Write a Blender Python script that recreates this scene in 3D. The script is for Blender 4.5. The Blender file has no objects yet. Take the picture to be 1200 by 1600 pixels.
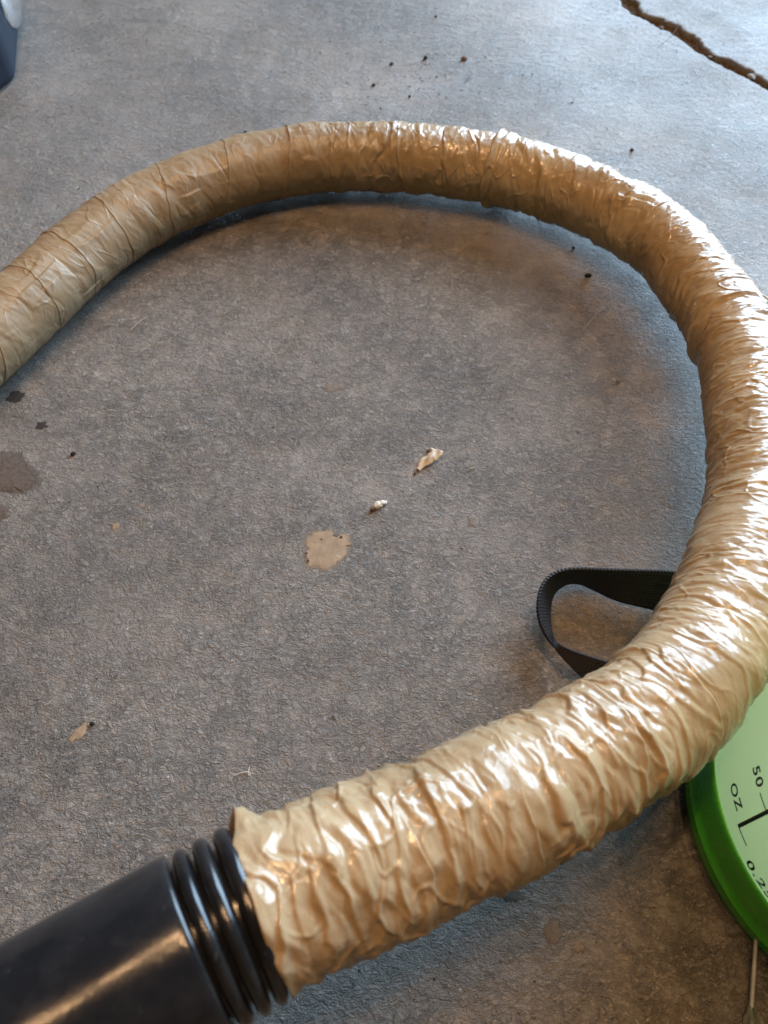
import bpy, bmesh, math, random
import numpy as np
from mathutils import Vector, Matrix
R = math.radians
random.seed(4)

# ------------------------------------------------------------------ camera
scene = bpy.context.scene
col = scene.collection
cam_d = bpy.data.cameras.new('camera')
cam = bpy.data.objects.new('camera', cam_d)
col.objects.link(cam)
cam.location = (0, 0, 0.395)
cam.rotation_euler = (R(90 - 58), 0, 0)
cam_d.sensor_fit = 'VERTICAL'
cam_d.sensor_height = 24.0
cam_d.lens = 24.0 * 1256 / 1600
cam_d.clip_start = 0.01
cam_d.clip_end = 60
cam_d.dof.use_dof = True
cam_d.dof.focus_distance = 0.40
cam_d.dof.aperture_fstop = 9.0
scene.camera = cam
scene.render.resolution_x = 768
scene.render.resolution_y = 1024

# ------------------------------------------------------------------ light
world = bpy.data.worlds.new('World')
scene.world = world
world.use_nodes = True
wbg = world.node_tree.nodes['Background']
wbg.inputs[0].default_value = (0.66, 0.60, 0.55, 1)      # dim bounce inside the garage
wbg.inputs[1].default_value = 0.05

DOOR_AZ = 35          # degrees clockwise from +Y
DOOR_D = 3.0
def area(name, loc, target, sx, sy, power, colr):
    d = bpy.data.lights.new(name, 'AREA')
    d.shape = 'RECTANGLE'; d.size = sx; d.size_y = sy
    d.energy = power; d.color = colr
    o = bpy.data.objects.new(name, d); col.objects.link(o)
    o.location = loc
    o.rotation_euler = (Vector(target) - Vector(loc)).to_track_quat('-Z', 'Y').to_euler()
    return o
# the open garage door: three bays of daylight with posts between them
for az, w in ((DOOR_AZ - 16, .80), (DOOR_AZ, .80), (DOOR_AZ + 16, .80)):
    x, y = DOOR_D * math.sin(R(az)), DOOR_D * math.cos(R(az))
    area('garage_door_daylight', (x, y, 1.2), (0, 0.2, 1.2), w, 2.3, 90, (0.55, 0.77, 1.0))
# a string of warm bulbs under the ceiling
for x, y, e in ((-.80, -.16, 11), (-.60, .10, 9), (-.42, .00, 12), (-.24, .26, 11),
                (.00, .50, 26), (.22, .26, 26), (.42, .60, 26), (.62, .34, 26)):
    d = bpy.data.lights.new('ceiling_bulb', 'POINT')
    d.energy = e * .85; d.color = (1.0, 0.59, 0.29); d.shadow_soft_size = 0.024
    o = bpy.data.objects.new('ceiling_bulb', d); col.objects.link(o)
    o.location = (x, y, 2.1)

vs = scene.view_settings
vs.view_transform = 'Standard'; vs.look = 'None'; vs.gamma = 1; vs.exposure = 0.17

# ------------------------------------------------------------------ helpers
def link(o, parent=None):
    col.objects.link(o)
    if parent is not None: o.parent = parent
    return o
def empty(name, loc=(0, 0, 0)):
    o = bpy.data.objects.new(name, None); o.location = loc
    return link(o)
def tag(o, label=None, cat=None, group=None, kind=None):
    if label: o['label'] = label
    if cat: o['category'] = cat
    if group: o['group'] = group
    if kind: o['kind'] = kind
    return o
def mesh_obj(name, verts, faces, m, parent=None, smooth=True):
    me = bpy.data.meshes.new(name)
    if isinstance(verts, np.ndarray):
        me.vertices.add(len(verts)); me.vertices.foreach_set('co', verts.astype(np.float32).ravel())
        faces = np.asarray(faces, dtype=np.int32); n, k = faces.shape
        me.loops.add(n * k); me.polygons.add(n)
        me.loops.foreach_set('vertex_index', faces.ravel())
        me.polygons.foreach_set('loop_start', np.arange(0, n * k, k, dtype=np.int32))
        me.update(calc_edges=True)
    else:
        me.from_pydata([tuple(v) for v in verts], [], faces)
    me.validate()
    if smooth:
        me.polygons.foreach_set('use_smooth', [True] * len(me.polygons))
    me.update()
    me.materials.append(m)
    o = bpy.data.objects.new(name, me)
    link(o, parent)
    if parent is not None:
        o.location = -parent.location      # meshes are written in world coordinates
    return o
def add_uv(o, uv_per_vert):
    me = o.data
    lay = me.uv_layers.new(name='UVMap')
    idx = np.empty(len(me.loops), dtype=np.int32); me.loops.foreach_get('vertex_index', idx)
    lay.data.foreach_set('uv', np.asarray(uv_per_vert, dtype=np.float32)[idx].ravel())

class NT:
    def __init__(s, name):
        s.m = bpy.data.materials.new(name); s.m.use_nodes = True
        s.t = s.m.node_tree; s.t.nodes.clear()
        s.out = s.n('ShaderNodeOutputMaterial'); s.p = s.n('ShaderNodeBsdfPrincipled')
        s.l(s.p.outputs[0], s.out.inputs[0])
    def n(s, typ, **kw):
        nd = s.t.nodes.new(typ)
        for k, v in kw.items(): setattr(nd, k, v)
        return nd
    def l(s, a, b): s.t.links.new(a, b)
    def set(s, **kw):
        for k, v in kw.items(): s.p.inputs[k.replace('_', ' ')].default_value = v
    def pos(s, sc=(1, 1, 1), rot=(0, 0, 0), uv=False):
        tc = s.n('ShaderNodeTexCoord'); mp = s.n('ShaderNodeMapping')
        mp.inputs['Scale'].default_value = sc; mp.inputs['Rotation'].default_value = rot
        s.l(tc.outputs['UV' if uv else 'Object'], mp.inputs[0]); return mp.outputs[0]
    def noise(s, vec, scale, detail=2, rough=.5, dist=0, typ='FBM'):
        nd = s.n('ShaderNodeTexNoise'); nd.noise_type = typ
        s.l(vec, nd.inputs['Vector'])
        nd.inputs['Scale'].default_value = scale; nd.inputs['Detail'].default_value = detail
        nd.inputs['Roughness'].default_value = rough; nd.inputs['Distortion'].default_value = dist
        return nd.outputs[0]
    def ramp(s, v, stops, interp='LINEAR'):
        nd = s.n('ShaderNodeValToRGB'); nd.color_ramp.interpolation = interp
        e = nd.color_ramp.elements
        while len(e) < len(stops): e.new(.5)
        for el, (p, c) in zip(e, stops):
            el.position = p
            el.color = (c, c, c, 1) if not isinstance(c, tuple) else (*c, 1)
        s.l(v, nd.inputs[0]); return nd.outputs[0]
    def mix(s, a, b, f, typ='MIX'):
        nd = s.n('ShaderNodeMix', data_type='RGBA', blend_type=typ)
        for sock, v in ((nd.inputs['Factor'], f), (nd.inputs['A'], a), (nd.inputs['B'], b)):
            if isinstance(v, (int, float)): sock.default_value = v
            elif isinstance(v, tuple): sock.default_value = (*v, 1)
            else: s.l(v, sock)
        return nd.outputs['Result']
    def math(s, op, a, b=0.0):
        nd = s.n('ShaderNodeMath', operation=op)
        for k, v in enumerate((a, b)):
            if isinstance(v, (int, float)): nd.inputs[k].default_value = v
            else: s.l(v, nd.inputs[k])
        return nd.outputs[0]
    def bump(s, h, dist, strength=1.0, prev=None):
        nd = s.n('ShaderNodeBump'); nd.inputs['Strength'].default_value = strength
        nd.inputs['Distance'].default_value = dist; s.l(h, nd.inputs['Height'])
        if prev is not None: s.l(prev, nd.inputs['Normal'])
        return nd.outputs[0]
    def normal(s, b): s.l(b, s.p.inputs['Normal'])
    def col(s, c): s.l(c, s.p.inputs['Base Color'])

# ------------------------------------------------------------------ materials
def mat_floor():
    t = NT('trowelled_concrete')
    P = t.pos()
    big = t.noise(P, 7, 3, .55)
    mid = t.noise(P, 28, 4, .6)
    fine = t.noise(P, 420, 3, .6)
    base = t.mix((.195, .172, .148), (.325, .290, .250), t.ramp(big, [(.33, 0), (.67, 1)]))
    base = t.mix(base, (.205, .170, .130), t.ramp(t.noise(P, 13, 5, .65, .3), [(.48, 0), (.66, .75)]))
    base = t.mix(base, (.150, .142, .136), t.ramp(t.noise(P, 4.3, 4, .6), [(.50, 0), (.72, .4)]))
    base = t.mix(base, (.09, .084, .080), t.ramp(mid, [(.58, 0), (.82, .25)]))
    base = t.mix(base, (.30, .285, .27), t.ramp(fine, [(.50, 0), (.72, .5)]))
    base = t.mix(base, (.05, .045, .04), t.ramp(t.noise(P, 330, 2, .5), [(.62, 0), (.74, .55)]))
    # tiny pale and black flecks
    vr = t.n('ShaderNodeTexVoronoi'); t.l(P, vr.inputs['Vector']); vr.inputs['Scale'].default_value = 90
    rnd = t.n('ShaderNodeSeparateColor'); t.l(vr.outputs['Color'], rnd.inputs[0])
    dot = t.math('LESS_THAN', vr.outputs['Distance'], t.math('MULTIPLY', rnd.outputs[0], .07))
    base = t.mix(base, (.55, .53, .5), t.math('MULTIPLY', dot, t.math('GREATER_THAN', rnd.outputs[1], .55)))
    base = t.mix(base, (.02, .02, .02), t.math('MULTIPLY', dot, t.math('LESS_THAN', rnd.outputs[1], .25)))
    t.col(base)
    # crinkled skin: short ridges running roughly across the slab, bent by a broad warp
    wp = t.n('ShaderNodeTexNoise'); t.l(P, wp.inputs['Vector']); wp.inputs['Scale'].default_value = 5
    wp.inputs['Detail'].default_value = 2
    vm = t.n('ShaderNodeVectorMath', operation='SCALE'); t.l(wp.outputs['Color'], vm.inputs[0]); vm.inputs['Scale'].default_value = .012
    va = t.n('ShaderNodeVectorMath', operation='ADD'); t.l(P, va.inputs[0]); t.l(vm.outputs[0], va.inputs[1])
    mp = t.n('ShaderNodeMapping'); mp.inputs['Rotation'].default_value = (0, 0, R(24)); mp.inputs['Scale'].default_value = (.82, 1.08, 1)
    t.l(va.outputs[0], mp.inputs[0])
    ridg = t.noise(mp.outputs[0], 250, 4, .68, .5)
    n2_ = t.noise(P, 640, 4, .75, .15)
    ab = t.math('ABSOLUTE', t.math('SUBTRACT', t.noise(mp.outputs[0], 190, 5, .66, .3), .5))
    ab2 = t.math('ABSOLUTE', t.math('SUBTRACT', t.noise(mp.outputs[0], 430, 4, .68, .2), .5))
    wr = t.ramp(ab, [(0, 0), (.055, .85), (.2, 1)]); wr2 = t.ramp(ab2, [(0, 0), (.07, .85), (.2, 1)])
    rough_mask = t.ramp(t.noise(P, 8, 5, .65), [(.36, .40), (.62, 1)])
    patchy = t.ramp(t.noise(P, 75, 3, .6), [(.36, .50), (.60, 1)])
    step = t.ramp(ridg, [(.38, 0), (.47, .7), (.62, 1)])
    h = t.math('ADD', t.math('MULTIPLY', wr, .95), t.math('MULTIPLY', wr2, .55))
    h = t.math('ADD', h, t.math('MULTIPLY', step, .7))
    h = t.math('MULTIPLY', h, t.math('MULTIPLY', rough_mask, patchy))
    h = t.math('ADD', h, t.math('MULTIPLY', n2_, .75))
    b = t.bump(h, .0012, 1.0)
    b = t.bump(t.noise(P, 38, 4, .6), .0035, .6, b)
    base = t.mix(base, (.42, .40, .375), t.math('MULTIPLY', t.ramp(t.noise(P, 600, 2, .7), [(.60, 0), (.70, .6)]), t.math('ADD', .35, t.math('MULTIPLY', patchy, .65))))
    base = t.mix(base, (.035, .032, .030), t.math('MULTIPLY', t.ramp(t.noise(P, 520, 3, .7), [(.31, .7), (.40, 0)]), patchy))
    base = t.mix(base, (.055, .045, .036), t.math('MULTIPLY', t.ramp(ab, [(0, .45), (.02, 0)]), t.math('MULTIPLY', rough_mask, patchy)))
    # dirt sits in the pits, crests are rubbed pale
    base = t.mix(base, (.085, .072, .060), t.math('MULTIPLY', t.ramp(ridg, [(.28, .5), (.40, 0)]), rough_mask))
    base = t.mix(base, (.36, .34, .32), t.math('MULTIPLY', t.ramp(ridg, [(.58, 0), (.72, .6)]), rough_mask))
    t.col(base)
    t.normal(b)
    t.l(t.ramp(t.noise(P, 9, 5, .65), [(.35, .36), (.65, .58)]), t.p.inputs['Roughness'])
    t.set(Specular_IOR_Level=.55)
    return t.m
def mat_tape():
    t = NT('brown_packing_tape')
    P = t.pos()
    at = t.n('ShaderNodeAttribute', attribute_name='scuff_and_shade').outputs['Fac']
    n1 = t.noise(P, 34, 3, .55); n2 = t.noise(P, 160, 3, .6)
    c = t.mix((.315, .222, .122), (.41, .305, .180), t.ramp(n1, [(.35, 0), (.65, 1)]))
    c = t.mix(c, (.52, .42, .28), t.ramp(n2, [(.55, 0), (.8, .45)]))
    c = t.mix(c, (.255, .190, .115), t.math('MULTIPLY', at, .7))  # left turns darkened: weaker light there put into the colour, besides the scuffing
    t.col(c)
    mp = t.pos((.52, .20, 1), uv=True)       # millimetres along and round the hose
    fl = t.math('ABSOLUTE', t.math('SUBTRACT', t.noise(mp, 1.0, 3, .55, .7), .5))
    fl = t.ramp(fl, [(0, 1), (.035, 0)])
    f2 = t.n('ShaderNodeTexVoronoi'); t.l(mp, f2.inputs['Vector']); f2.inputs['Scale'].default_value = .55; f2.inputs['Randomness'].default_value = 1
    hh = t.math('ADD', t.math('MULTIPLY', fl, .5), f2.outputs['Distance'])
    t.normal(t.bump(hh, .00022, .45))
    r = t.ramp(n1, [(.3, .09), (.7, .17)])
    t.l(t.math('ADD', r, t.math('MULTIPLY', at, .26)), t.p.inputs['Roughness'])
    t.l(t.math('SUBTRACT', .12, t.math('MULTIPLY', at, .12)), t.p.inputs['Coat Weight'])
    t.set(Specular_IOR_Level=.42, Coat_Roughness=.05)
    t.p.inputs['Subsurface Weight'].default_value = .03
    t.p.inputs['Subsurface Radius'].default_value = (.004, .002, .001)
    t.p.inputs['Subsurface Scale'].default_value = .5
    return t.m
def mat_plain(name, colr, rough, spec=.5, bscale=None, bdist=.0002, var=.25, coat=0):
    t = NT(name); P = t.pos()
    n = t.noise(P, bscale or 80, 3, .6)
    d = tuple(c * (1 - var) for c in colr)
    t.col(t.mix(d, colr, t.ramp(n, [(.35, 0), (.65, 1)])))
    t.l(t.ramp(t.noise(P, 45, 3), [(.3, max(rough - .06, .03)), (.7, rough + .06)]), t.p.inputs['Roughness'])
    if bscale: t.normal(t.bump(n, bdist, .6))
    t.set(Specular_IOR_Level=spec, Coat_Weight=coat)
    return t.m
def mat_rubber():
    t = NT('black_moulded_plastic'); P = t.pos()
    n = t.noise(P, 60, 4, .6)
    c = t.mix((.010, .011, .013), (.022, .022, .024), t.ramp(n, [(.4, 0), (.7, 1)]))
    sc = t.noise(t.pos((1, .08, 1), (0, 0, R(25))), 500, 2)
    c = t.mix(c, (.10, .10, .11), t.ramp(sc, [(.70, 0), (.80, .5)]))
    t.col(c); t.l(t.ramp(n, [(.3, .15), (.7, .26)]), t.p.inputs['Roughness'])
    t.normal(t.bump(t.noise(P, 700, 2), .00006, .5))
    t.set(Specular_IOR_Level=.5)
    return t.m
def mat_web():
    t = NT('black_woven_webbing')
    uv = t.n('ShaderNodeTexCoord').outputs['UV']
    sp = t.n('ShaderNodeSeparateXYZ'); t.l(uv, sp.inputs[0])
    # u, v in millimetres: ribs across the strap, zig-zagging yarns along it
    a = t.math('SINE', t.math('MULTIPLY', t.math('ADD', sp.outputs[0], t.math('MULTIPLY', t.math('PINGPONG', sp.outputs[1], 1.3), .7)), 3.6))
    b = t.math('SINE', t.math('MULTIPLY', sp.outputs[1], 3.6))
    h = t.math('ADD', t.math('MULTIPLY', a, .5), t.math('MULTIPLY', b, .5))
    f = t.ramp(t.math('ADD', t.math('MULTIPLY', h, .5), .5), [(.25, 0), (.8, 1)])
    t.col(t.mix((.002, .002, .003), (.020, .021, .030), f))
    t.normal(t.bump(h, .00035, .9))
    t.set(Roughness=.55, Specular_IOR_Level=.4)
    return t.m
def mat_tank():
    t = NT('translucent_polyethylene'); P = t.pos()
    n = t.noise(P, 25, 3)
    t.col(t.mix((.74, .80, .50), (.82, .88, .60), n))
    t.set(Roughness=.28, Specular_IOR_Level=.5)
    nb = t.bump(t.noise(P, 130, 3), .0002, .35); t.normal(nb)
    tr = t.n('ShaderNodeBsdfTranslucent'); tr.inputs[0].default_value = (.93, .98, .72, 1)
    mx = t.n('ShaderNodeMixShader'); mx.inputs[0].default_value = .65
    t.l(t.p.outputs[0], mx.inputs[1]); t.l(tr.outputs[0], mx.inputs[2]); t.l(mx.outputs[0], t.out.inputs[0])
    return t.m
def feather(m):
    nt = m.node_tree; N_ = nt.nodes.new
    p = [n for n in nt.nodes if n.type == 'BSDF_PRINCIPLED'][0]
    at = N_('ShaderNodeAttribute'); at.attribute_name = 'edge'
    tc = N_('ShaderNodeTexCoord'); no = N_('ShaderNodeTexNoise'); no.inputs['Scale'].default_value = 380; no.inputs['Detail'].default_value = 4
    ma = N_('ShaderNodeMath'); ma.operation = 'MULTIPLY_ADD'; ma.inputs[1].default_value = .9
    mr = N_('ShaderNodeMapRange'); mr.inputs['From Min'].default_value = .45; mr.inputs['From Max'].default_value = .95; mr.inputs['To Max'].default_value = .92
    nt.links.new(tc.outputs['Object'], no.inputs['Vector']); nt.links.new(no.outputs[0], ma.inputs[0]); nt.links.new(at.outputs['Fac'], ma.inputs[2])
    nt.links.new(ma.outputs[0], mr.inputs['Value']); nt.links.new(mr.outputs[0], p.inputs['Alpha'])
def mat_clear(name, colr, rough=.08):
    t = NT(name); t.set(Base_Color=(*colr, 1), Roughness=rough, IOR=1.45)
    t.p.inputs['Transmission Weight'].default_value = .9
    return t.m

M = dict(
    floor=mat_floor(), tape=mat_tape(), rubber=mat_rubber(), web=mat_web(), tank=mat_tank(),
    green=mat_plain('green_plastic', (.075, .50, .030), .28, .5, 300, .00004, .12),
    ink=mat_plain('dark_green_print', (.012, .030, .010), .5, .3),
    dirt=mat_plain('brown_joint_dirt', (.10, .062, .032), .9, .2, 240, .0012, .6),
    patchtan=mat_plain('dried_glue', (.36, .28, .195), .5, .4, 150, .0006, .25),
    patchfaint=mat_plain('faint_glue', (.22, .19, .16), .5, .4, 420, .0006, .4),
    patchgrey=mat_plain('worn_smooth_concrete', (.140, .118, .106), .5, .4, 420, .0005, .35),
    oil=mat_plain('black_oil_stain', (.045, .042, .040), .6, .3, 300, .0003, .4),
    white=mat_plain('white_paint', (.72, .69, .62), .5, .4, 500, .0003, .2),
    flake=mat_plain('pale_birch_chip', (.62, .54, .42), .4, .5, 300, .0003, .35),
    grit=mat_plain('black_grit', (.02, .019, .018), .7, .3, 600, .0003, .4),
    stone=mat_plain('grey_pebble', (.20, .18, .155), .7, .3, 600, .0003, .3),
    brown=mat_plain('brown_crumb', (.14, .07, .03), .7, .3, 500, .0003, .4),
    fibre=mat_plain('pale_fibre', (.50, .44, .36), .6, .3),
    foam=mat_plain('black_foam', (.016, .022, .036), .85, .25, 900, .0006, .35),
    metal=mat_plain('grey_metal', (.42, .42, .40), .35, .6),
    clear=mat_clear('clear_plastic', (.16, .24, .32), .14),
    cloudy=mat_clear('cloudy_plastic', (.55, .56, .52), .35),
)

for k_ in ('patchtan', 'patchfaint', 'patchgrey', 'oil'): feather(M[k_])
# ------------------------------------------------------------------ numpy noise
rs = np.random.RandomState(11)
_ang = rs.rand(512) * 2 * np.pi
_perm = rs.permutation(512)
def perlin(x, y, py=None, seed=0):
    xi = np.floor(x).astype(int); yi = np.floor(y).astype(int)
    xf = x - xi; yf = y - yi
    def g(ix, iy, dx, dy):
        if py: iy = iy % py
        h = _perm[(ix + seed * 37) & 511]; h = _perm[(h + iy * 7 + seed * 13) & 511]
        a = _ang[h]; return np.cos(a) * dx + np.sin(a) * dy
    u = xf ** 3 * (xf * (xf * 6 - 15) + 10); v = yf ** 3 * (yf * (yf * 6 - 15) + 10)
    n00 = g(xi, yi, xf, yf); n10 = g(xi + 1, yi, xf - 1, yf)
    n01 = g(xi, yi + 1, xf, yf - 1); n11 = g(xi + 1, yi + 1, xf - 1, yf - 1)
    return (n00 * (1 - u) + n10 * u) * (1 - v) + (n01 * (1 - u) + n11 * u) * v
def sst(a, b, x):
    t = np.clip((x - a) / (b - a), 0, 1); return t * t * (3 - 2 * t)

# ------------------------------------------------------------------ hose path
HP = [(-.283, .292, .026), (-.2582, .3367, .026), (-.2307, .3878, .026), (-.1966, .4494, .026), (-.1609, .4896, .026),
      (-.1117, .5224, .026), (-.0549, .5414, .026), (0, .5431, .026), (.0455, .537, .0262), (.0836, .5279, .0268),
      (.1289, .5035, .0280), (.1650, .4728, .0295), (.1868, .4434, .032), (.2050, .3855, .036), (.2095, .3345, .044),
      (.2010, .2785, .053), (.1835, .2155, .065), (.1573, .1647, .078), (.1233, .1159, .091), (.0919, .0891, .100),
      (.0650, .0736, .108), (.0448, .0624, .115), (.0258, .0535, .120), (.0008, .0423, .126), (-.0168, .0343, .131),
      (-.0355, .0265, .136), (-.0491, .0190, .137), (-.0701, .0067, .139), (-.0889, -.0045, .140), (-.1166, -.0210, .141), (-.16, -.047, .142)]
def spline(P, step=.0005):
    P = np.array(P, float); P = np.vstack([2 * P[0] - P[1], P, 2 * P[-1] - P[-2]])
    out = []
    for i in range(1, len(P) - 2):
        p0, p1, p2, p3 = P[i - 1:i + 3]
        t0 = 0; t1 = np.linalg.norm(p1 - p0) ** .5; t2 = t1 + np.linalg.norm(p2 - p1) ** .5; t3 = t2 + np.linalg.norm(p3 - p2) ** .5
        t = np.linspace(t1, t2, 60, endpoint=False)[:, None]
        A1 = (t1 - t) / t1 * p0 + t / t1 * p1; A2 = (t2 - t) / (t2 - t1) * p1 + (t - t1) / (t2 - t1) * p2
        A3 = (t3 - t) / (t3 - t2) * p2 + (t - t2) / (t3 - t2) * p3
        B1 = (t2 - t) / t2 * A1 + t / t2 * A2; B2 = (t3 - t) / (t3 - t1) * A2 + (t - t1) / (t3 - t1) * A3
        out.append((t2 - t) / (t2 - t1) * B1 + (t - t1) / (t2 - t1) * B2)
    C = np.vstack(out + [P[-2][None]])
    s = np.r_[0, np.cumsum(np.linalg.norm(np.diff(C, axis=0), axis=1))]
    S = np.arange(0, s[-1], step)
    Q = np.c_[[np.interp(S, s, C[:, k]) for k in range(3)]].T
    # smooth a little
    k = np.hanning(61); k /= k.sum()
    for _ in range(2):
        pad = np.vstack([2 * Q[0] - Q[60:0:-1], Q, 2 * Q[-1] - Q[-2:-62:-1]])
        Q = np.c_[[np.convolve(pad[:, a], k, 'same')[60:-60] for a in range(3)]].T
    return S, Q
PS, PC = spline(HP)
T = np.gradient(PC, axis=0); T /= np.linalg.norm(T, axis=1)[:, None]
up = np.array([0, 0, 1.0])
B = up - (T @ up)[:, None] * T; B /= np.linalg.norm(B, axis=1)[:, None]     # upward vector of the section
N = np.cross(B, T)                                                           # sideways
def frame(s):
    f = [np.stack([np.interp(s, PS, A[:, k]) for k in range(3)], -1) for A in (PC, T, N, B)]
    return f
def s_at(pt):
    return PS[np.argmin(np.linalg.norm(PC - np.array(pt), axis=1))]
S_END = s_at((-.0355, .0265, .136)) + .0015
S_RIB = s_at((-.0491, .0190, .137))
print('tape ends at s', S_END, 'rib', S_RIB)

RT = .0238
CIRC = 2 * np.pi * RT * 1000
def tri(x, y, py, seed):
    """crumpled-film noise: random heights joined by flat triangles, so the creases are straight and sharp"""
    # lattice rows run in y (periodic), odd rows shifted by half a cell
    yi = np.floor(y).astype(int); yf = y - yi
    odd = (yi & 1)
    def H(ix, iy):
        iy = iy % py
        h = _perm[(ix + seed * 29) & 511]; return _ang[_perm[(h + iy * 11 + seed * 17) & 511]] / (2 * np.pi)
    xs = x - .5 * np.where(odd == 1, 1 - yf, yf)      # skewed coordinate, zero on row yi
    xs = x - np.where(odd == 1, .5, 0) - np.where(odd == 1, -.5, .5) * yf
    xi = np.floor(xs).astype(int); xf = xs - xi
    o0 = H(xi, yi); o1 = H(xi + 1, yi)
    u0 = H(xi, yi + 1); u1 = H(xi + 1, yi + 1)
    lo = o0 + (o1 - o0) * xf + (u0 - o0) * yf
    hi = u1 + (u0 - u1) * (1 - xf) + (o1 - u1) * (1 - yf)
    return np.where(xf + yf < 1, lo, hi) - .5
def wrinkle(s, phi):
    """height in metres of the crumpled tape; s in metres along the hose, phi round it (0 = top)"""
    S = s * 1000; a = phi / (2 * np.pi)                       # a in 0..1
    def nz(Ls, cells, seed): return perlin(S / Ls, a * cells, cells, seed)
    w_l = 1 - sst(330, 420, S)                               # smooth left part
    w_m = sst(330, 420, S) * (1 - sst(640, 740, S))
    w_r = sst(640, 740, S)
    w_e = sst(960, 1060, S)
    warp = nz(26, 7, 1); wa = nz(14, 9, 22)
    def tr(Ls, cells, seed, k=.5):          # cells even, so that the rows close round the hose
        return tri(S / Ls + k * wa * 12 / Ls + .55 * nz(7, 14, seed + 60), a * cells + .6 * nz(10, 8, seed + 40) + .25 * nz(5, 18, seed + 41), cells, seed)
    h = np.zeros_like(S)
    # pleats that run round the hose, crowded on the right arm
    p = S / 7.4 + .75 * warp + 1.45 * tr(13, 8, 2, .2) + .55 * tr(6, 14, 3, .2)
    fr = p - np.floor(p)
    saw = np.where(fr < .86, fr / .86, (1 - fr) / .14)
    mod = np.clip(.60 + 1.3 * nz(9, 6, 4) + .9 * tr(9, 8, 33), .05, 1.3)
    h += saw * mod * (w_r * .75 + w_e * .55 + w_m * .30)
    p2 = S / 4.1 + 1.7 * nz(13, 8, 5) + .9 * tr(6, 14, 6)
    s2 = np.abs(p2 - np.floor(p2) - .5) * 2
    h += s2 * np.clip(.2 + 2.0 * nz(9, 9, 7), 0, 1) * (w_r * .50 + w_m * .12) * (1 - .4 * w_e)
    # crumpled film, facets long round the hose
    h += tr(9, 8, 8, .2) * (1.0 * w_l + 2.4 * w_m + 1.7 * w_r + 1.0 * w_e)
    h += tr(4.6, 14, 9) * (.55 * w_l + 1.1 * w_m + 1.35 * w_r + .45 * w_e)
    h += tr(2.6, 24, 10, .2) * (.20 * w_l + .42 * w_m + .65 * w_r + .2 * w_e)
    # lengthwise slack folds, strongest on the left
    q = a * 13 + 1.9 * nz(48, 6, 14) + .9 * tri(S / 22, a * 8, 8, 15)
    fq = q - np.floor(q); tq = np.where(fq < .82, fq / .82, (1 - fq) / .18)
    h += tq * np.clip(-.05 + 2.6 * nz(24, 6, 16), 0, 1) * (1.15 * w_l + .55 * w_m)
    # deep pinches round the hose in the middle
    g = S / 21 + .75 * nz(30, 5, 17) + .25 * tr(12, 8, 35)
    fg = np.abs(g - np.floor(g) - .5)
    pinch = np.maximum(0, 1 - fg / .085) * np.clip(.30 + 2.4 * nz(20, 4, 18), 0, 1.1)
    h -= pinch * (1.7 * w_m + .5 * w_l + .6 * w_r)
    h += .5 * nz(40, 4, 19)
    # thin pinched folds standing up as sharp crests, slanting either way round the hose
    def crest(n, w): return np.maximum(0, 1 - np.abs(n) / w)
    n1 = nz(15, 6, 71) + .25 * tr(8, 10, 72, .2); n2 = perlin(S / 11 + a * 3, a * 6, 6, 73) + .25 * tr(6, 14, 74, .2)
    n3 = perlin(S / 8 - a * 4, a * 8, 8, 75) + .2 * tr(5, 16, 76, .2)
    h += (crest(n1, .05) * np.clip(.4 + 2 * nz(22, 8, 77), 0, 1) * .8 + crest(n2, .06) * np.clip(.2 + 2 * nz(20, 8, 78), 0, 1) * .6 + crest(n3, .07) * np.clip(.2 + 2 * nz(15, 8, 79), 0, 1) * .45) * (.45 * w_l + .9 * w_m + .8 * w_r + .25 * w_e)
    # the smooth, tight turns of tape
    for c, wd in ((905, 13), (760, 7), (1000, 8), (1096, 9)):
        calm = np.exp(-((S + 3 * warp - c) / wd) ** 2)
        h = h * (1 - .7 * calm) + .8 * calm
    return h * .00088

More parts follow.
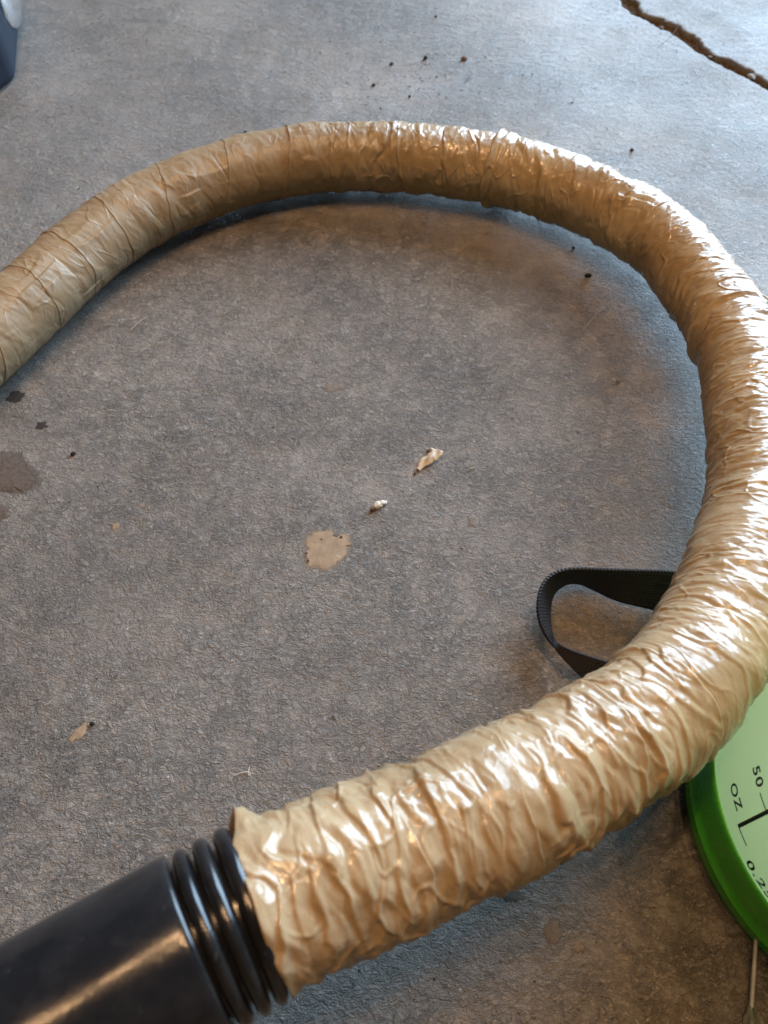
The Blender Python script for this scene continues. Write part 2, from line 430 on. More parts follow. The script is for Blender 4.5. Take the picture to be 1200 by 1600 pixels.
def strip(s0, s1, j, parent, last=False):
    """one turn of packing tape; its leading edge lies over the turn before"""
    ds = .00042; nphi = 300
    ns = max(6, int((s1 - s0) / ds))
    phi = np.linspace(0, 2 * np.pi, nphi, endpoint=False)
    u = np.linspace(0, 1, ns)
    a = phi / (2 * np.pi)
    e0 = s0 + (.006 * np.cos(phi - .5) if s0 < .42 else 0) + .0045 * perlin(np.full(nphi, j * 3.7), a * 4, 4, 30 + j) + .0016 * perlin(np.full(nphi, j * 1.3), a * 16, 16, 50 + j) + .004 * np.sin(phi + j)
    e1 = np.full(nphi, s1 + .008) + (.004 * np.sin(phi + j + 1) if not last else 0)
    if last: e1 = s1 + .0014 * perlin(np.full(nphi, 5.5), a * 9, 9, 90) + .0022 * np.sin(phi * 1 + 2.0) - .0045 * np.maximum(0, 1 - np.abs(phi - R(290)) / R(38))
    SS = e0[None] + (e1 - e0)[None] * u[:, None]
    PH = np.broadcast_to(phi, SS.shape)
    h = wrinkle(SS, PH)
    lf = .6 if s0 < .33 else (3.2 if abs(s0 - .492) < .003 or abs(s0 - .728) < .003 else 1.8)
    lift = lf * .0003 * (1 - u[:, None]) ** 1.0 + 0 * SS
    lift = lift + lf * .00022 * np.exp(-((SS - e0[None]) / .0012) ** 2) * (1 + 1.2 * perlin(SS * 0 + j * 2.1, a[None] * 22 + 0 * SS, 22, 70 + j))
    if abs(s0 - .492) < .003: lift = lift + .0026 * np.exp(-((SS - e0[None] - .0015) / .0022) ** 2) + .0006 * np.exp(-((SS - e0[None] - .007) / .004) ** 2)
    if abs(s0 - .728) < .003: lift = lift + .0011 * np.exp(-((SS - e0[None] - .001) / .0020) ** 2)
    r = RT + h + lift
    if last:
        r = r + .0010 * sst(.006, 0, e1[None] - SS)
        dph = (PH - R(290)) / R(17)
        r = r + .0034 * np.maximum(0, 1 - np.abs(dph)) * sst(.0060, 0, e1[None] - SS)      # corner of the tape standing up
    # hollow flap that lifts at the end of the tape
    c, t, n, b = frame(SS)
    V = c + (np.cos(PH) * r)[..., None] * b + (np.sin(PH) * r)[..., None] * n
    V = V.reshape(-1, 3)
    V[:, 2] = np.maximum(V[:, 2], .0004)
    # lip: fold the leading edge down so that the film shows a thickness
    rr = r[0] - (.0005 * lf + (.0020 if abs(s0 - .492) < .003 else 0)); ss = SS[0] + .0002
    c, t, n, b = frame(ss)
    lip = c + (np.cos(phi) * rr)[:, None] * b + (np.sin(phi) * rr)[:, None] * n
    allv = np.vstack([V, lip])
    I = np.arange(ns * nphi).reshape(ns, nphi)
    A = I[:-1]; Bq = np.roll(I, -1, 1)[:-1]; Cq = np.roll(I, -1, 1)[1:]; D = I[1:]
    F = np.stack([A, Bq, Cq, D], -1).reshape(-1, 4)
    L = ns * nphi + np.arange(nphi)
    F2 = np.stack([L, np.roll(L, -1), np.roll(I[0], -1), I[0]], -1)
    fs = [F, F2]
    if last:
        rr = r[-1] - .0011; ss = SS[-1]
        c, t, n, b = frame(ss)
        lp = c + (np.cos(phi) * rr)[:, None] * b + (np.sin(phi) * rr)[:, None] * n
        c, t, n, b = frame(ss - .006); rr = np.full(nphi, RT - .0028)
        lp2 = c + (np.cos(phi) * rr)[:, None] * b + (np.sin(phi) * rr)[:, None] * n
        o = len(allv); allv = np.vstack([allv, lp, lp2])
        L1 = o + np.arange(nphi); L2 = L1 + nphi
        fs += [np.stack([I[-1], np.roll(I[-1], -1), np.roll(L1, -1), L1], -1), np.stack([L1, np.roll(L1, -1), np.roll(L2, -1), L2], -1)]
    o = mesh_obj('tape_strip', allv, np.vstack(fs), M['tape'], parent)
    uv = np.zeros((len(allv), 2)); uv[:ns * nphi, 0] = SS.ravel() * 1000 + j * 37; uv[:ns * nphi, 1] = np.abs(PH.ravel() - np.pi) * RT * 1000
    add_uv(o, uv)
    at = o.data.attributes.new('scuff_and_shade', 'FLOAT', 'POINT')
    sc = np.zeros(len(allv)); sc[:ns * nphi] = 1 - sst(.30, .52, SS).ravel()
    at.data.foreach_set('value', sc.astype(np.float32))
    return o

hose = empty('vacuum_hose', (-.283, .292, 0))
tag(hose, 'long curved vacuum hose wrapped in crumpled brown packing tape with a black cuff', 'hose')
cuts = [0, .028, .066, .112, .150, .193, .236, .284, .330, .374, .420, .455, .492, .540, .588, .632, .680, .728, .770, .815, .855, .893, .935, .975, 1.012, 1.048, 1.090, 1.128, S_END]
cuts = [c for c in cuts if c < S_END - .015] + [S_END]
for j in range(len(cuts) - 1):
    strip(cuts[j], cuts[j + 1], j, hose, last=(j == len(cuts) - 2))

def lathe_path(name, s_list, r_list, m, parent, seg=96, closed=False):
    s = np.array(s_list); r = np.array(r_list)
    phi = np.linspace(0, 2 * np.pi, seg, endpoint=False)
    c, t, n, b = frame(s)
    V = c[:, None] + np.cos(phi)[None, :, None] * r[:, None, None] * b[:, None] + np.sin(phi)[None, :, None] * r[:, None, None] * n[:, None]
    k = len(s); I = np.arange(k * seg).reshape(k, seg)
    if closed: I = np.vstack([I, I[:1]])
    F = np.stack([I[:-1], np.roll(I, -1, 1)[:-1], np.roll(I, -1, 1)[1:], I[1:]], -1).reshape(-1, 4)
    return mesh_obj(name, V.reshape(-1, 3), F, m, parent)
# inner tube, its raised ribs, the cuff
lathe_path('inner_tube', np.linspace(S_END - .03, S_END + .04, 20), np.full(20, .0208), M['rubber'], hose)
s_cuff = s_at((-.0530, .0166, .137))
for k in range(3):
    sc = S_END + .0024 + k * .0057
    th = np.linspace(0, 2 * np.pi, 20, endpoint=False)
    lathe_path('rib', sc + np.cos(th) * .0024, .0224 + np.sin(th) * .0030, M['rubber'], hose, closed=True)
s_cuff = S_END + .0172
cs = [s_cuff + .002, s_cuff + .0002, s_cuff, s_cuff + .0004, s_cuff + .0012, s_cuff + .003, s_cuff + .03, s_cuff + .07, s_cuff + .12]
cr = [.0205, .0215, .0245, .0254, .0258, .0260, .0266, .0275, .0285]
cs = [c for c in cs]
lathe_path('cuff', cs, cr, M['rubber'], hose, seg=160)

# ------------------------------------------------------------------ floor slabs with the joint between
JL = [(-.9, 1.52), (.10, .955), (.19, .893), (.2255, .8525), (.2424, .8042), (.2721, .770), (.2935, .7321), (.3162, .7063), (.3453, .6669), (.42, .605), (.60, .47), (3.4, -1.6)]
def densify(L, step=.0016, lim=.7):
    out = []
    for (x0, y0), (x1, y1) in zip(L[:-1], L[1:]):
        d = math.hypot(x1 - x0, y1 - y0); st = step if max(abs(x0), abs(x1)) < lim else .03
        n = max(1, int(d / st))
        for k in range(n): out.append((x0 + (x1 - x0) * k / n, y0 + (y1 - y0) * k / n))
    out.append(L[-1]); return np.array(out)
J = densify(JL)
d = np.r_[0, np.cumsum(np.linalg.norm(np.diff(J, axis=0), axis=1))]
tn = np.gradient(J, axis=0); tn /= np.linalg.norm(tn, axis=1)[:, None]
nn = np.c_[-tn[:, 1], tn[:, 0]]           # points to the far side
k = np.hanning(31); k /= k.sum()
nn = np.c_[np.convolve(np.pad(nn[:, 0], 15, 'edge'), k, 'valid'), np.convolve(np.pad(nn[:, 1], 15, 'edge'), k, 'valid')]
nz1 = lambda f, sd: perlin(d * f, d * 0 + .5, None, sd)
near = J + nn * (-.0054 + .004 * nz1(30, 3) + .0030 * nz1(110, 4) + .0016 * nz1(330, 5))[:, None]
far = J + nn * (.0054 + .005 * nz1(24, 6) + .0040 * nz1(90, 7) + .0020 * nz1(330, 8))[:, None]
def slab(edge, sgn, outer, name):
    """top sheet from a chipped, rounded edge out to the far boundary, and the wall down into the joint"""
    rows = []
    for off, z in ((.0009, -.014), (.0, -.0035), (-.0006, -.0012), (-.0018, -.0003), (-.0034, 0)):
        o = np.array(edge)
        rows.append(np.c_[o + nn * (off * sgn), np.full(len(o), z)])
    rows[2][:, 2] += .0006 * nz1(200, 9); rows[1][:, 2] += .0012 * nz1(150, 10)
    V = np.vstack(rows); n = len(edge); I = np.arange(5 * n).reshape(5, n)
    F = [(int(I[r, c]), int(I[r, c + 1]), int(I[r + 1, c + 1]), int(I[r + 1, c])) for r in range(4) for c in range(n - 1)]
    bm = bmesh.new()
    vs_ = [bm.verts.new(v) for v in V]
    for f in F: bm.faces.new([vs_[i] for i in f])
    ov = [bm.verts.new((x, y, 0)) for x, y in outer]
    top = [vs_[i] for i in I[4]]
    bm.faces.new(top + ov)
    bmesh.ops.recalc_face_normals(bm, faces=bm.faces)
    for f in bm.faces:
        if f.normal.z < -.2: f.normal_flip()
    bmesh.ops.triangulate(bm, faces=[f for f in bm.faces if len(f.verts) > 4])
    me = bpy.data.meshes.new(name); bm.to_mesh(me); bm.free()
    me.materials.append(M['floor'])
    o = bpy.data.objects.new(name, me); link(o)
    return tag(o, kind='structure')
floor = slab(near, 1, [(3.4, -3), (-3, -3), (-3, 1.52)], 'floor')
floor2 = slab(far, -1, [(3.4, 3.5), (-3, 3.5), (-3, 1.56)], 'floor')
# dirt at the bottom of the joint
def dirt_bed():
    n = len(J); w = 9; V = []; F = []
    for r in range(w):
        q = r / (w - 1)
        p = near + (far - near) * (-.15 + 1.3 * q)
        p = near - nn * .002 + (far - near + nn * .004) * q
        z = -.0055 + .0016 * perlin(d * 120, d * 0 + r * .7, None, 12) + .0022 * perlin(d * 420, d * 0 + r * 1.9, None, 13) + .0022 * abs(q - .5)
        V.append(np.c_[p, z])
    V = np.vstack(V); I = np.arange(w * n).reshape(w, n)
    F = np.stack([I[:-1, :-1], I[:-1, 1:], I[1:, 1:], I[1:, :-1]], -1).reshape(-1, 4)
    o = mesh_obj('joint_dirt', V, F, M['dirt'])
    return tag(o, kind='structure')
dirt_bed()

# ------------------------------------------------------------------ flat marks in the floor
def blob_outline(cx, cy, rx, ry, rot, n=44, jag=.22, seed=0):
    out = []
    for i in range(n):
        a = 2 * math.pi * i / n
        r = 1 + jag * float(perlin(np.array([math.cos(a) * 1.6 + 7]), np.array([math.sin(a) * 1.6 + 3]), None, seed)[0]) * 2 \
              + jag * .5 * float(perlin(np.array([math.cos(a) * 5 + 7]), np.array([math.sin(a) * 5 + 3]), None, seed + 1)[0]) * 2
        x, y = rx * r * math.cos(a), ry * r * math.sin(a)
        out.append((cx + x * math.cos(rot) - y * math.sin(rot), cy + x * math.sin(rot) + y * math.cos(rot)))
    return out
def smooth_outline(pts, n=170, jag=.0006, seed=0):
    P = np.array(pts + pts[:1]); s = np.r_[0, np.cumsum(np.linalg.norm(np.diff(P, axis=0), axis=1))]
    t = np.linspace(0, s[-1], n, endpoint=False)
    x = np.interp(t, s, P[:, 0]); y = np.interp(t, s, P[:, 1])
    x += jag * (2 * perlin(t * 260, t * 0 + .3, None, seed) + 1.6 * perlin(t * 900, t * 0 + .3, None, seed + 1)); y += jag * (2 * perlin(t * 260, t * 0 + 5.3, None, seed + 2) + 1.6 * perlin(t * 900, t * 0 + .3, None, seed + 3))
    return list(zip(x, y))
def plate(name, outline, h, m, parent=None, bevel=.35, z0=.0):
    """thin plate with a sloping rim"""
    c = np.mean(outline, axis=0); n = len(outline)
    V = [(x, y, z0) for x, y in outline]
    V += [(x + (c[0] - x) * .24, y + (c[1] - y) * .24, z0 + h) for x, y in outline]
    O = np.array(outline); kk = max(3, n // 5)
    sm = sum(np.roll(O, q, 0) for q in range(-kk, kk + 1)) / (2 * kk + 1)
    V += [(c[0] + (x - c[0]) * .6, c[1] + (y - c[1]) * .6, z0 + h) for x, y in sm]
    V += [(c[0], c[1], z0 + h)]
    F = [(i, (i + 1) % n, n + (i + 1) % n, n + i) for i in range(n)]
    F += [(n + i, n + (i + 1) % n, 2 * n + (i + 1) % n, 2 * n + i) for i in range(n)]
    F += [(2 * n + i, 2 * n + (i + 1) % n, 3 * n) for i in range(n)]
    o = mesh_obj(name, V, F, m, parent)
    at = o.data.attributes.new('edge', 'FLOAT', 'POINT')
    at.data.foreach_set('value', np.array([0.0] * n + [.62] * n + [1.0] * (n + 1), dtype=np.float32))
    return o
tanpatch = smooth_outline([(-.0455, .2297), (-.0415, .2345), (-.0311, .236), (-.024, .2325), (-.0201, .2339), (-.017, .2255), (-.0232, .2132), (-.0319, .2072), (-.0433, .2092)], seed=3)
o = plate('glue_patch', tanpatch, .00022, M['patchtan'])
tag(o, 'flat tan patch of dried glue with small dark pits, below the white crumb', 'patch')
for k, (x, y, r_) in enumerate(((-.0270, .2315, .0019), (-.0435, .2195, .0008), (-.0425, .2145, .0010), (-.0355, .2285, .0006), (-.0245, .2298, .0011))):
    plate('pit', blob_outline(x, y, r_, r_ * .8, k, 14, .3, k), .00016, M['oil' if k else 'patchgrey'], o, z0=.00024)
greypatch = smooth_outline([(-.2698, .2928), (-.2299, .2914), (-.2198, .2899), (-.2069, .2762), (-.201, .267), (-.2087, .2592), (-.2256, .2592), (-.2409, .2601), (-.2698, .262)], seed=8)
o = plate('worn_patch', greypatch, .0003, M['patchgrey'])
tag(o, 'large smooth brownish-grey patch in the concrete at the left edge', 'patch')
for (x, y, rx, ry, rot, mk, nm, lab) in (
        (-.2215, .2465, .0050, .0055, .3, 'patchgrey', 'worn_patch', 'small brown-grey patch just below the large smooth patch at the left edge'),
        (-.1510, .1181, .0062, .0026, .9, 'patchtan', 'glue_patch', 'small tan sliver of dried glue alone on the lower left concrete'),
        (-.1537, .2373, .0030, .0022, .3, 'patchtan', 'glue_patch', 'tiny tan speck of dried glue to the right of the large grey patch'),
        (.0515, .2403, .0036, .0046, .3, 'patchfaint', 'glue_patch', 'faint tan spot right of the white crumb on the grey concrete'),
        (-.0329, .3413, .0075, .0040, .1, 'patchfaint', 'glue_patch', 'faint tan smear on the concrete above the pale curled chip'),
        (.0559, .0468, .0060, .0042, -.5, 'patchgrey', 'worn_patch', 'smooth chipped patch touching the lower edge of the taped hose'),
        (.0741, .0308, .0040, .0052, -.2, 'patchgrey', 'worn_patch', 'oval smooth patch below the hose, middle of the three in a row'),
        (.0845, .0246, .0028, .0026, .2, 'patchgrey', 'worn_patch', 'smallest round patch below the hose, nearest the green sprayer'),
        (-.2342, .3333, .0055, .0050, .4, 'oil', 'oil_stain', 'black oily stain beside the left end of the taped hose'),
        (-.2127, .3101, .0045, .0030, .2, 'oil', 'oil_stain', 'small broken black stain above the large smooth patch')):
    jag = .36 if mk == 'oil' else .3
    o = plate(nm, blob_outline(x, y, rx, ry, rot, 60, jag, int(abs(x) * 1000) % 40), .00022, M[mk])
    tag(o, lab, 'stain' if mk == 'oil' else 'patch')

# ------------------------------------------------------------------ debris
def pebble(name, x, y, r_, m, seed, parent=None, flat=.7, z=0):
    bm = bmesh.new(); bmesh.ops.create_icosphere(bm, subdivisions=2, radius=r_)
    rr = random.Random(seed)
    ax = [rr.uniform(.7, 1.3) for _ in range(3)]
    for v in bm.verts:
        n = float(perlin(np.array([v.co.x / r_ * 1.1 + seed]), np.array([v.co.y / r_ * 1.1 + v.co.z / r_ * 2]), None, seed % 20)[0])
        v.co *= 1 + .55 * n
        v.co.x *= ax[0]; v.co.y *= ax[1]; v.co.z *= flat
    me = bpy.data.meshes.new(name); bm.to_mesh(me); bm.free(); me.materials.append(m)
    o = bpy.data.objects.new(name, me); link(o, parent)
    o.location = (x, y, z + r_ * flat * .75); o.rotation_euler = (0, 0, seed)
    return o
G = [(.0715, .7237, .0022, 'brown', 'brown crumb with a pale tip, rightmost of the specks above the hose'),
     (.0372, .7248, .0022, 'grit', 'largest black speck above the top of the hose'),
     (.0219, .6650, .0016, 'grit', 'black speck closest to the top of the hose, above its middle'),
     (-.0089, .6824, .0015, 'grit', 'small black speck left of the others above the hose'),
     (.0068, .7155, .0015, 'grit', 'small dark speck left of the largest black speck above the hose'),
     (.0485, .7960, .0014, 'grit', 'topmost black speck near the middle of the upper edge'),
     (.1444, .4438, .0022, 'grit', 'black speck on blue-lit concrete inside the right bend of the hose'),
     (.1381, .4734, .0011, 'grit', 'tiny black speck at the foot of the hose inside its upper right bend'),
     (.1995, .5900, .0015, 'grit', 'black speck on bluish concrete outside the upper right bend'),
     (.1510, .3456, .0015, 'stone', 'tiny grey stone inside the right bend of the hose'),
     (-.1883, .2880, .0015, 'grit', 'black speck right of the large smooth patch on the left'),
     (-.1135, .6138, .0015, 'grit', 'black speck above the hose on its upper left bend'),
     (-.145, .1225, .0012, 'grit', 'dark speck just right of the tan sliver on the lower left concrete')]
for k, (x, y, r_, mk, lab) in enumerate(G):
    o = pebble('grit_speck', x, y, r_, M[mk], k + 2)
    tag(o, lab, 'speck', 'loose specks on the floor')
for k, (x, y, r_, lab) in enumerate(((.3230, .6992, .0042, 'pale grey oval pebble lying in the dirt of the floor joint'),
                                     (.2945, .7330, .0022, 'small brown-grey pebble lying in the middle of the floor joint'),
                                     (.2600, .7830, .0020, 'small pebble in the floor joint nearest the upper edge'))):
    o = pebble('pebble', x, y, r_, M['stone'], 60 + k, flat=.5, z=-.0035)
    tag(o, lab, 'pebble', 'pebbles in the floor joint')
# fine grit nobody could count
def fine_grit():
    V = []; F = []
    rr = random.Random(5)
    for k in range(900):
        if k < 560: x, y = rr.uniform(-.45, .5), rr.uniform(-.05, 1.0); r_ = rr.uniform(.00018, .0005) * (1 + .6 * (y > .55)); z = 0
        else:
            i = rr.randrange(len(J)); 
            if abs(J[i][0]) > .6: continue
            q = rr.random(); p = near[i] + (far[i] - near[i]) * q; x, y = p; r_ = rr.uniform(.0004, .0014); z = -.0038
        o = len(V)
        for dx, dy, dz in ((1, 0, 0), (-.3, .9, 0), (-.8, -.6, 0), (.2, .1, 1.1), (.1, 0, -.5)):
            V.append((x + r_ * dx * rr.uniform(.6, 1.3), y + r_ * dy * rr.uniform(.6, 1.3), z + r_ * dz + r_ * .2))
        F += [(o, o + 1, o + 3), (o + 1, o + 2, o + 3), (o + 2, o, o + 3), (o + 1, o, o + 4), (o + 2, o + 1, o + 4), (o, o + 2, o + 4)]
    return V, F
def dark_grit():
    V = []; F = []; rr = random.Random(9)
    for k in range(260):
        if k < 110: x, y, r_ = rr.gauss(.03, .07), rr.gauss(.70, .05), rr.uniform(.0003, .0009)
        else: x, y, r_ = rr.uniform(-.4, .4), rr.uniform(0, .95), rr.uniform(.0003, .0007)
        o = len(V)
        for dx, dy, dz in ((1, 0, 0), (-.3, .9, 0), (-.8, -.6, 0), (.2, .1, 1.1)):
            V.append((x + r_ * dx * rr.uniform(.6, 1.5), y + r_ * dy * rr.uniform(.6, 1.3), r_ * dz + r_ * .1))
        F += [(o, o + 1, o + 3), (o + 1, o + 2, o + 3), (o + 2, o, o + 3)]
    return V, F
V, F = dark_grit()
o = mesh_obj('dark_grit', V, F, M['grit'], smooth=False)
tag(o, 'fine black dust and grains thickest above the hose', 'grit', kind='stuff')
V, F = fine_grit()
o = mesh_obj('fine_grit', V, F, M['stone'], smooth=False)
tag(o, 'scattered fine grit on the concrete and in the joint', 'grit', kind='stuff')

def fibre(name, pts, r_, lab, m='fibre'):
    cu = bpy.data.curves.new(name, 'CURVE'); cu.dimensions = '3D'; cu.bevel_depth = r_; cu.bevel_resolution = 1
    sp = cu.splines.new('NURBS'); sp.points.add(len(pts) - 1)
    for p, q in zip(sp.points, pts): p.co = (*q, 1)
    sp.order_u = 3; sp.use_endpoint_u = True
    ob = bpy.data.objects.new('tmp', cu); col.objects.link(ob)
    me = bpy.data.meshes.new_from_object(ob.evaluated_get(bpy.context.evaluated_depsgraph_get()))
    bpy.data.objects.remove(ob); me.name = name; me.materials.clear(); me.materials.append(M[m])
    o = bpy.data.objects.new(name, me); link(o)
    if lab: tag(o, lab, 'fibre')
    return o
fibre('straw_fibre', [(-.1706, .3905, .0008), (-.166, .398, .0022), (-.1615, .4025, .0012)], .00028, 'pale bent straw fibre beside the hose at left')
fibre('straw_fibre', [(.1325, .389, .0005), (.139, .397, .0012), (.146, .4075, .0005)], .00022, 'thin straight pale fibre inside the right bend of the hose')
fibre('straw_fibre', [(-.0715, .0975, .0005), (-.0675, .0990, .0012), (-.0635, .0985, .0006), (-.0655, .0965, .0006), (-.0650, .1015, .0008)], .0002, 'small white kinked fibre on the concrete above the hose end', 'white')
fibre('straw_fibre', [(.0495, .2760, .0004), (.0525, .2775, .0012), (.0545, .2775, .0004)], .00022, 'tiny pale fibre just right of the curled chip')
fibre('straw_fibre', [(.060, .534, .0004), (.066, .531, .001), (.070, .526, .0004)], .0002, 'thin pale fibre in the brown shade under the top of the hose')
fibre('straw_fibre', [(.2475, .742, .0005), (.262, .757, .0020), (.271, .773, .0020), (.276, .790, .0005)], .00022, 'dark thin hair lying across the floor joint', 'brown')

# curled pale chip and white crumb
def chip():
    root = empty('curled_chip', (.0243, .2823, 0))
    tag(root, 'curled pale papery chip, larger of two light scraps at the centre', 'chip')
    V = []; nu, nv = 22, 9
    ax = Vector((.62, .78, 0)); si = Vector((.78, -.62, 0))
    for i in range(nu):
        u = i / (nu - 1) * 2 - 1
        w = .0036 * (1 - .72 * abs(min(u, 0)) ** 1.1) * (1 - .22 * math.exp(-((u - .15) / .12) ** 2)) * (1.05 + .06 * math.sin(u * 19))
        for j in range(nv):
            v = j / (nv - 1) * 2 - 1
            p = Vector((.0262, .2822, .0006)) + ax * (u * .0088 + .0012 * v * (u > .8)) + si * (v * w + .0012 * math.sin(u * 2.4))
            p.z += .0014 * (1 - v * v) * (.6 + .4 * math.sin(u * 4 + 1)) + .0005 * math.sin(u * 6 + v * 4) + .0011 * (u + 1) ** 1.5
            V.append(p)
    F = [(i * nv + j, (i + 1) * nv + j, (i + 1) * nv + j + 1, i * nv + j + 1) for i in range(nu - 1) for j in range(nv - 1)]
    o = mesh_obj('paper_shell', V, F, M['flake'], root)
    md = o.modifiers.new('solid', 'SOLIDIFY'); md.thickness = .0003
    s = pebble('stub', -.0058, -.0088, .0012, M['brown'], 31, root)
    s = pebble('stub', -.0004 + .0035, .0078, .0013, M['brown'], 33, root)
chip()
root = empty('white_crumb', (-.0037, .2503, 0))
tag(root, 'small rough white crumb with a brown end, the smaller light scrap at the centre', 'crumb')
for k, (dx, dy, r_, mk) in enumerate(((.0002, .0008, .0023, 'white'), (.0027, .0020, .0021, 'white'), (.0045, .0026, .0014, 'white'), (-.0026, -.0022, .0017, 'brown'))):
    pebble('lump', dx, dy, r_, M[mk], 40 + k, root)

# ------------------------------------------------------------------ strap
SA = [(.1721, .1908, .024), (.1531, .1953, .024), (.13, .1964, .024), (.1151, .1968, .024), (.1051, .1972, .024), (.0952, .1971, .0235), (.0873, .1943, .023), (.0815, .1882, .022), (.0788, .1795, .021), (.0786, .1715, .019), (.0813, .164, .016), (.0874, .1555, .013), (.0992, .1425, .01), (.1106, .1326, .01), (.1216, .1229, .01)]
SB = [(.1694, .1723, .001), (.1493, .1831, .001), (.1279, .1887, .001), (.1167, .1949, .001), (.1083, .199, .002), (.1022, .1993, .003), (.0965, .1969, .004), (.0912, .1917, .005), (.0886, .1848, .006), (.0872, .177, .007), (.0867, .1684, .01), (.0886, .1574, .016), (.1098, .1465, .022), (.1215, .1413, .022), (.1322, .1316, .022)]
def cr_sample(P, n):
    P = np.array(P); P = np.vstack([2 * P[0] - P[1], P, 2 * P[-1] - P[-2]]); m = len(P) - 3
    t = np.linspace(0, m - 1e-6, n); i = t.astype(int); f = (t - i)[:, None]
    p0, p1, p2, p3 = P[i], P[i + 1], P[i + 2], P[i + 3]
    Q = .5 * (2 * p1 + (p2 - p0) * f + (2 * p0 - 5 * p1 + 4 * p2 - p3) * f ** 2 + (3 * p1 - p0 - 3 * p2 + p3) * f ** 3)
    k = np.hanning(25); k /= k.sum()
    pad = np.vstack([np.repeat(Q[:1], 12, 0), Q, np.repeat(Q[-1:], 12, 0)])
    return np.c_[[np.convolve(pad[:, a], k, 'valid') for a in range(3)]].T
def strap():
    n, w = 220, 15
    A = cr_sample(SA, n); Bp = cr_sample(SB, n)
    q = np.linspace(0, 1, w)[None, :, None]
    V = A[:, None] * (1 - q) + Bp[:, None] * q
    mid = V[:, w // 2]; s = np.r_[0, np.cumsum(np.linalg.norm(np.diff(mid, axis=0), axis=1))] * 1000
    I = np.arange(n * w).reshape(n, w)
    F = np.stack([I[:-1, :-1], I[:-1, 1:], I[1:, 1:], I[1:, :-1]], -1).reshape(-1, 4)
    o = mesh_obj('webbing_strap', V.reshape(-1, 3), F, M['web'])
    uv = np.stack(np.broadcast_arrays(s[:, None], np.linspace(0, 25, w)[None]), -1).reshape(-1, 2)
    add_uv(o, uv)
    md = o.modifiers.new('solid', 'SOLIDIFY'); md.thickness = .0015; md.offset = 0
    bv = o.modifiers.new('bev', 'BEVEL'); bv.width = .0004; bv.segments = 1; bv.limit_method = 'ANGLE'
    tag(o, 'black woven webbing strap looped on its edge beneath the taped hose', 'strap')
strap()

# ------------------------------------------------------------------ sprayer tank
TC = (.2257, .0785)
tank = empty('garden_sprayer', (TC[0], TC[1], 0))
tag(tank, 'pale translucent sprayer tank with printed ounce scale in a bright green base cup', 'sprayer')
def lathe(name, prof, m, parent, seg=160):
    r = np.array([p[0] for p in prof]); z = np.array([p[1] for p in prof])
    ph = np.linspace(0, 2 * np.pi, seg, endpoint=False)
    V = np.stack([TC[0] + r[:, None] * np.cos(ph), TC[1] + r[:, None] * np.sin(ph), z[:, None] + 0 * ph], -1)
    I = np.arange(len(r) * seg).reshape(len(r), seg)
    F = np.stack([I[:-1], np.roll(I, -1, 1)[:-1], np.roll(I, -1, 1)[1:], I[1:]], -1).reshape(-1, 4)
    return mesh_obj(name, V.reshape(-1, 3), F, m, parent)
lathe('base_cup', [(.0, .0015), (.078, .0015), (.0815, .0006), (.0838, .002), (.0847, .0045), (.0850, .010), (.0851, .0130), (.0857, .0138), (.0857, .0146), (.0848, .0154), (.0846, .022), (.0845, .036), (.0843, .0395), (.0838, .0408), (.0832, .0408), (.0828, .0395), (.0826, .030)], M['green'], tank)
TR = lambda z: .0826 - .004 * max(0, (z - .04)) / .1
prof = [(.0800, .006), (.0822, .02)] + [(TR(z), z) for z in np.linspace(.036, .165, 22)]
rt = TR(.165)
for k in range(1, 15):
    a = k / 14 * R(82); prof.append((.026 + (rt - .026) * math.cos(a), .165 + .030 * math.sin(a)))
prof += [(.026, .198), (.026, .212)]
lathe('tank_body', prof, M['tank'], tank)
lathe('cap', [(.026, .205), (.0315, .205), (.032, .207), (.032, .224), (.030, .227), (.012, .228), (.012, .236), (.0, .236)], M['green'], tank, 64)
def on_wall(ang, z, off=.0002):
    r = TR(z) + off; return Vector((TC[0] + r * math.cos(ang), TC[1] + r * math.sin(ang), z))
def wall_text(txt, a0, a1, z0, z1, ext=.0001):
    cu = bpy.data.curves.new('txt', 'FONT'); cu.body = txt; cu.size = 1; cu.space_character = 1.15; cu.offset = .02
    ob = bpy.data.objects.new('tmp', cu); col.objects.link(ob)
    bpy.context.view_layer.update()
    me = bpy.data.meshes.new_from_object(ob.evaluated_get(bpy.context.evaluated_depsgraph_get()))
    bpy.data.objects.remove(ob)
    bm = bmesh.new(); bm.from_mesh(me)
    bmesh.ops.triangulate(bm, faces=bm.faces)
    xs = [v.co.x for v in bm.verts]; ys = [v.co.y for v in bm.verts]
    x0, x1, y0, y1 = min(xs), max(xs), min(ys), max(ys)
    for v in bm.verts:
        v.co = on_wall(R(a0 + (a1 - a0) * (v.co.x - x0) / (x1 - x0)), z0 + (z1 - z0) * (v.co.y - y0) / (y1 - y0))
    bm.to_mesh(me); bm.free()
    me.name = 'printed_number'; me.materials.clear(); me.materials.append(M['ink'])
    o = bpy.data.objects.new('printed_number' if txt != 'OZ' else 'printed_letters', me); link(o, tank); o.location = -tank.location
def wall_bar(a0, a1, z0, z1):
    n = 10; V = []
    if abs(a1 - a0) * .00145 > abs(z1 - z0):
        for i in range(n + 1):
            a = a0 + (a1 - a0) * i / n; V += [on_wall(R(a), z0), on_wall(R(a), z1)]
    else:
        for i in range(n + 1):
            z = z0 + (z1 - z0) * i / n; V += [on_wall(R(a0), z), on_wall(R(a1), z)]
    F = [(2 * i, 2 * i + 1, 2 * i + 3, 2 * i + 2) for i in range(n)]
    mesh_obj('scale_line', V, F, M['ink'], tank, smooth=False)
wall_text('50', 177.7, 183.1, .0745, .0808)
wall_text('OZ', 178.6, 185.9, .0522, .0585)
wall_text('0.25', 198.2, 208.8, .0420, .0474)
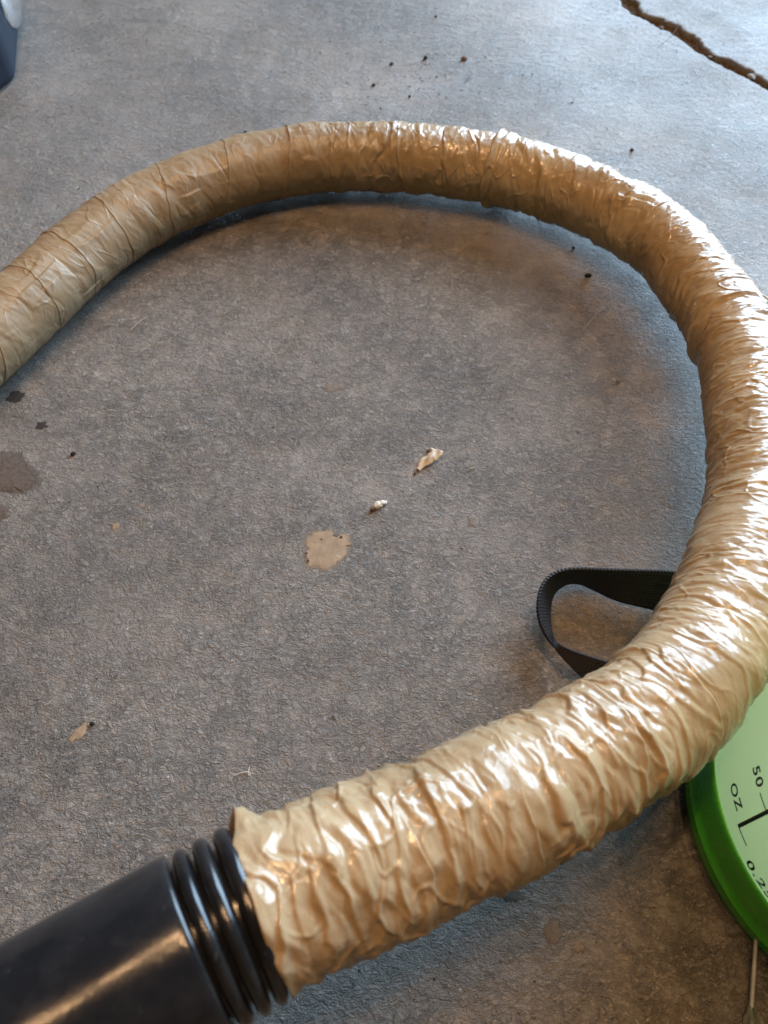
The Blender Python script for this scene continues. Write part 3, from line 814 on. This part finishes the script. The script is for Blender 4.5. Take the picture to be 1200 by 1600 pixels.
wall_bar(188.9, 190.0, .0490, .125)
wall_bar(184.4, 188.9, .0752, .0760)
wall_bar(190.0, 194.7, .0490, .0498)

# thin rod with a clouded sleeve near the sprayer
root = empty('thin_rod', (.1545, .009, 0))
tag(root, 'thin grey metal rod with a cloudy sleeve coming from under the green sprayer base', 'rod')
def tube(name, pts, rad, m, parent, seg=16):
    P = np.array(pts); t = np.gradient(P, axis=0); t /= np.linalg.norm(t, axis=1)[:, None]
    sd = np.cross(t, [0, 0, 1.]); sd /= np.linalg.norm(sd, axis=1)[:, None]; u = np.cross(sd, t)
    ph = np.linspace(0, 2 * np.pi, seg, endpoint=False); rad = np.array(rad)
    V = P[:, None] + rad[:, None, None] * (np.cos(ph)[None, :, None] * sd[:, None] + np.sin(ph)[None, :, None] * u[:, None])
    k = len(P); I = np.arange(k * seg).reshape(k, seg)
    F = np.stack([I[:-1], np.roll(I, -1, 1)[:-1], np.roll(I, -1, 1)[1:], I[1:]], -1).reshape(-1, 4)
    return mesh_obj(name, V.reshape(-1, 3), F, m, parent)
a = np.array([.1600, .0330, .009]); b = np.array([.1510, -.0010, .0042]); c = np.array([.1455, -.022, .0042])
tube('rod', [a, a * .5 + b * .5, b], [.0009] * 3, M['metal'], root)
L = [b + (c - b) * q for q in (-.22, -.20, -.05, 0, .1, .5, 1)]
tube('sleeve', L, [.0003, .0012, .0018, .0027, .0030, .0031, .0031], M['cloudy'], root)

# ------------------------------------------------------------------ dark case at the upper left
root = empty('dark_case', (-.3187, .6883, 0))
tag(root, 'dark case with black front and clear rounded rim in the upper left corner', 'case')
def rbox(name, p0, ux, uy, w, dpt, z0, z1, m, bev, seg=3):
    bm = bmesh.new()
    V = []
    for z in (z0, z1):
        for a_, b_ in ((0, 0), (w, 0), (w, dpt), (0, dpt)):
            q = Vector(p0) + Vector(ux) * a_ + Vector(uy) * b_; V.append(bm.verts.new((q.x, q.y, z)))
    for f in ((0, 3, 2, 1), (4, 5, 6, 7), (0, 1, 5, 4), (1, 2, 6, 5), (2, 3, 7, 6), (3, 0, 4, 7)): bm.faces.new([V[i] for i in f])
    bmesh.ops.recalc_face_normals(bm, faces=bm.faces)
    bmesh.ops.bevel(bm, geom=list(bm.edges), offset=bev, segments=seg, profile=.5, affect='EDGES')
    me = bpy.data.meshes.new(name); bm.to_mesh(me); bm.free(); me.materials.append(m)
    me.polygons.foreach_set('use_smooth', [True] * len(me.polygons))
    o = bpy.data.objects.new(name, me); link(o, root); o.location = -root.location
    return o
ux = Vector((-.48, -.877, 0)).normalized()    # front face runs to the left and towards us
uy = Vector((-.20, .98, 0)).normalized()
rbox('body', (-.3187, .6883, 0), ux, uy, .16, .25, 0, .12, M['foam'], .008)
bm = bmesh.new(); bmesh.ops.create_uvsphere(bm, u_segments=40, v_segments=24, radius=1)
cp = Vector((-.3187, .6883, 0)) + uy * .095
nx = Vector((uy.y, -uy.x, 0))
for v in bm.verts:
    a_, b_, c_ = v.co
    v.co = cp + uy * (a_ * .055) + nx * (b_ * .009) + Vector((0, 0, .047 + c_ * .042))
me = bpy.data.meshes.new('clear_rim'); bm.to_mesh(me); bm.free(); me.materials.append(M['clear'])
me.polygons.foreach_set('use_smooth', [True] * len(me.polygons))
o = bpy.data.objects.new('clear_rim', me); link(o, root); o.location = -root.location
print('done')
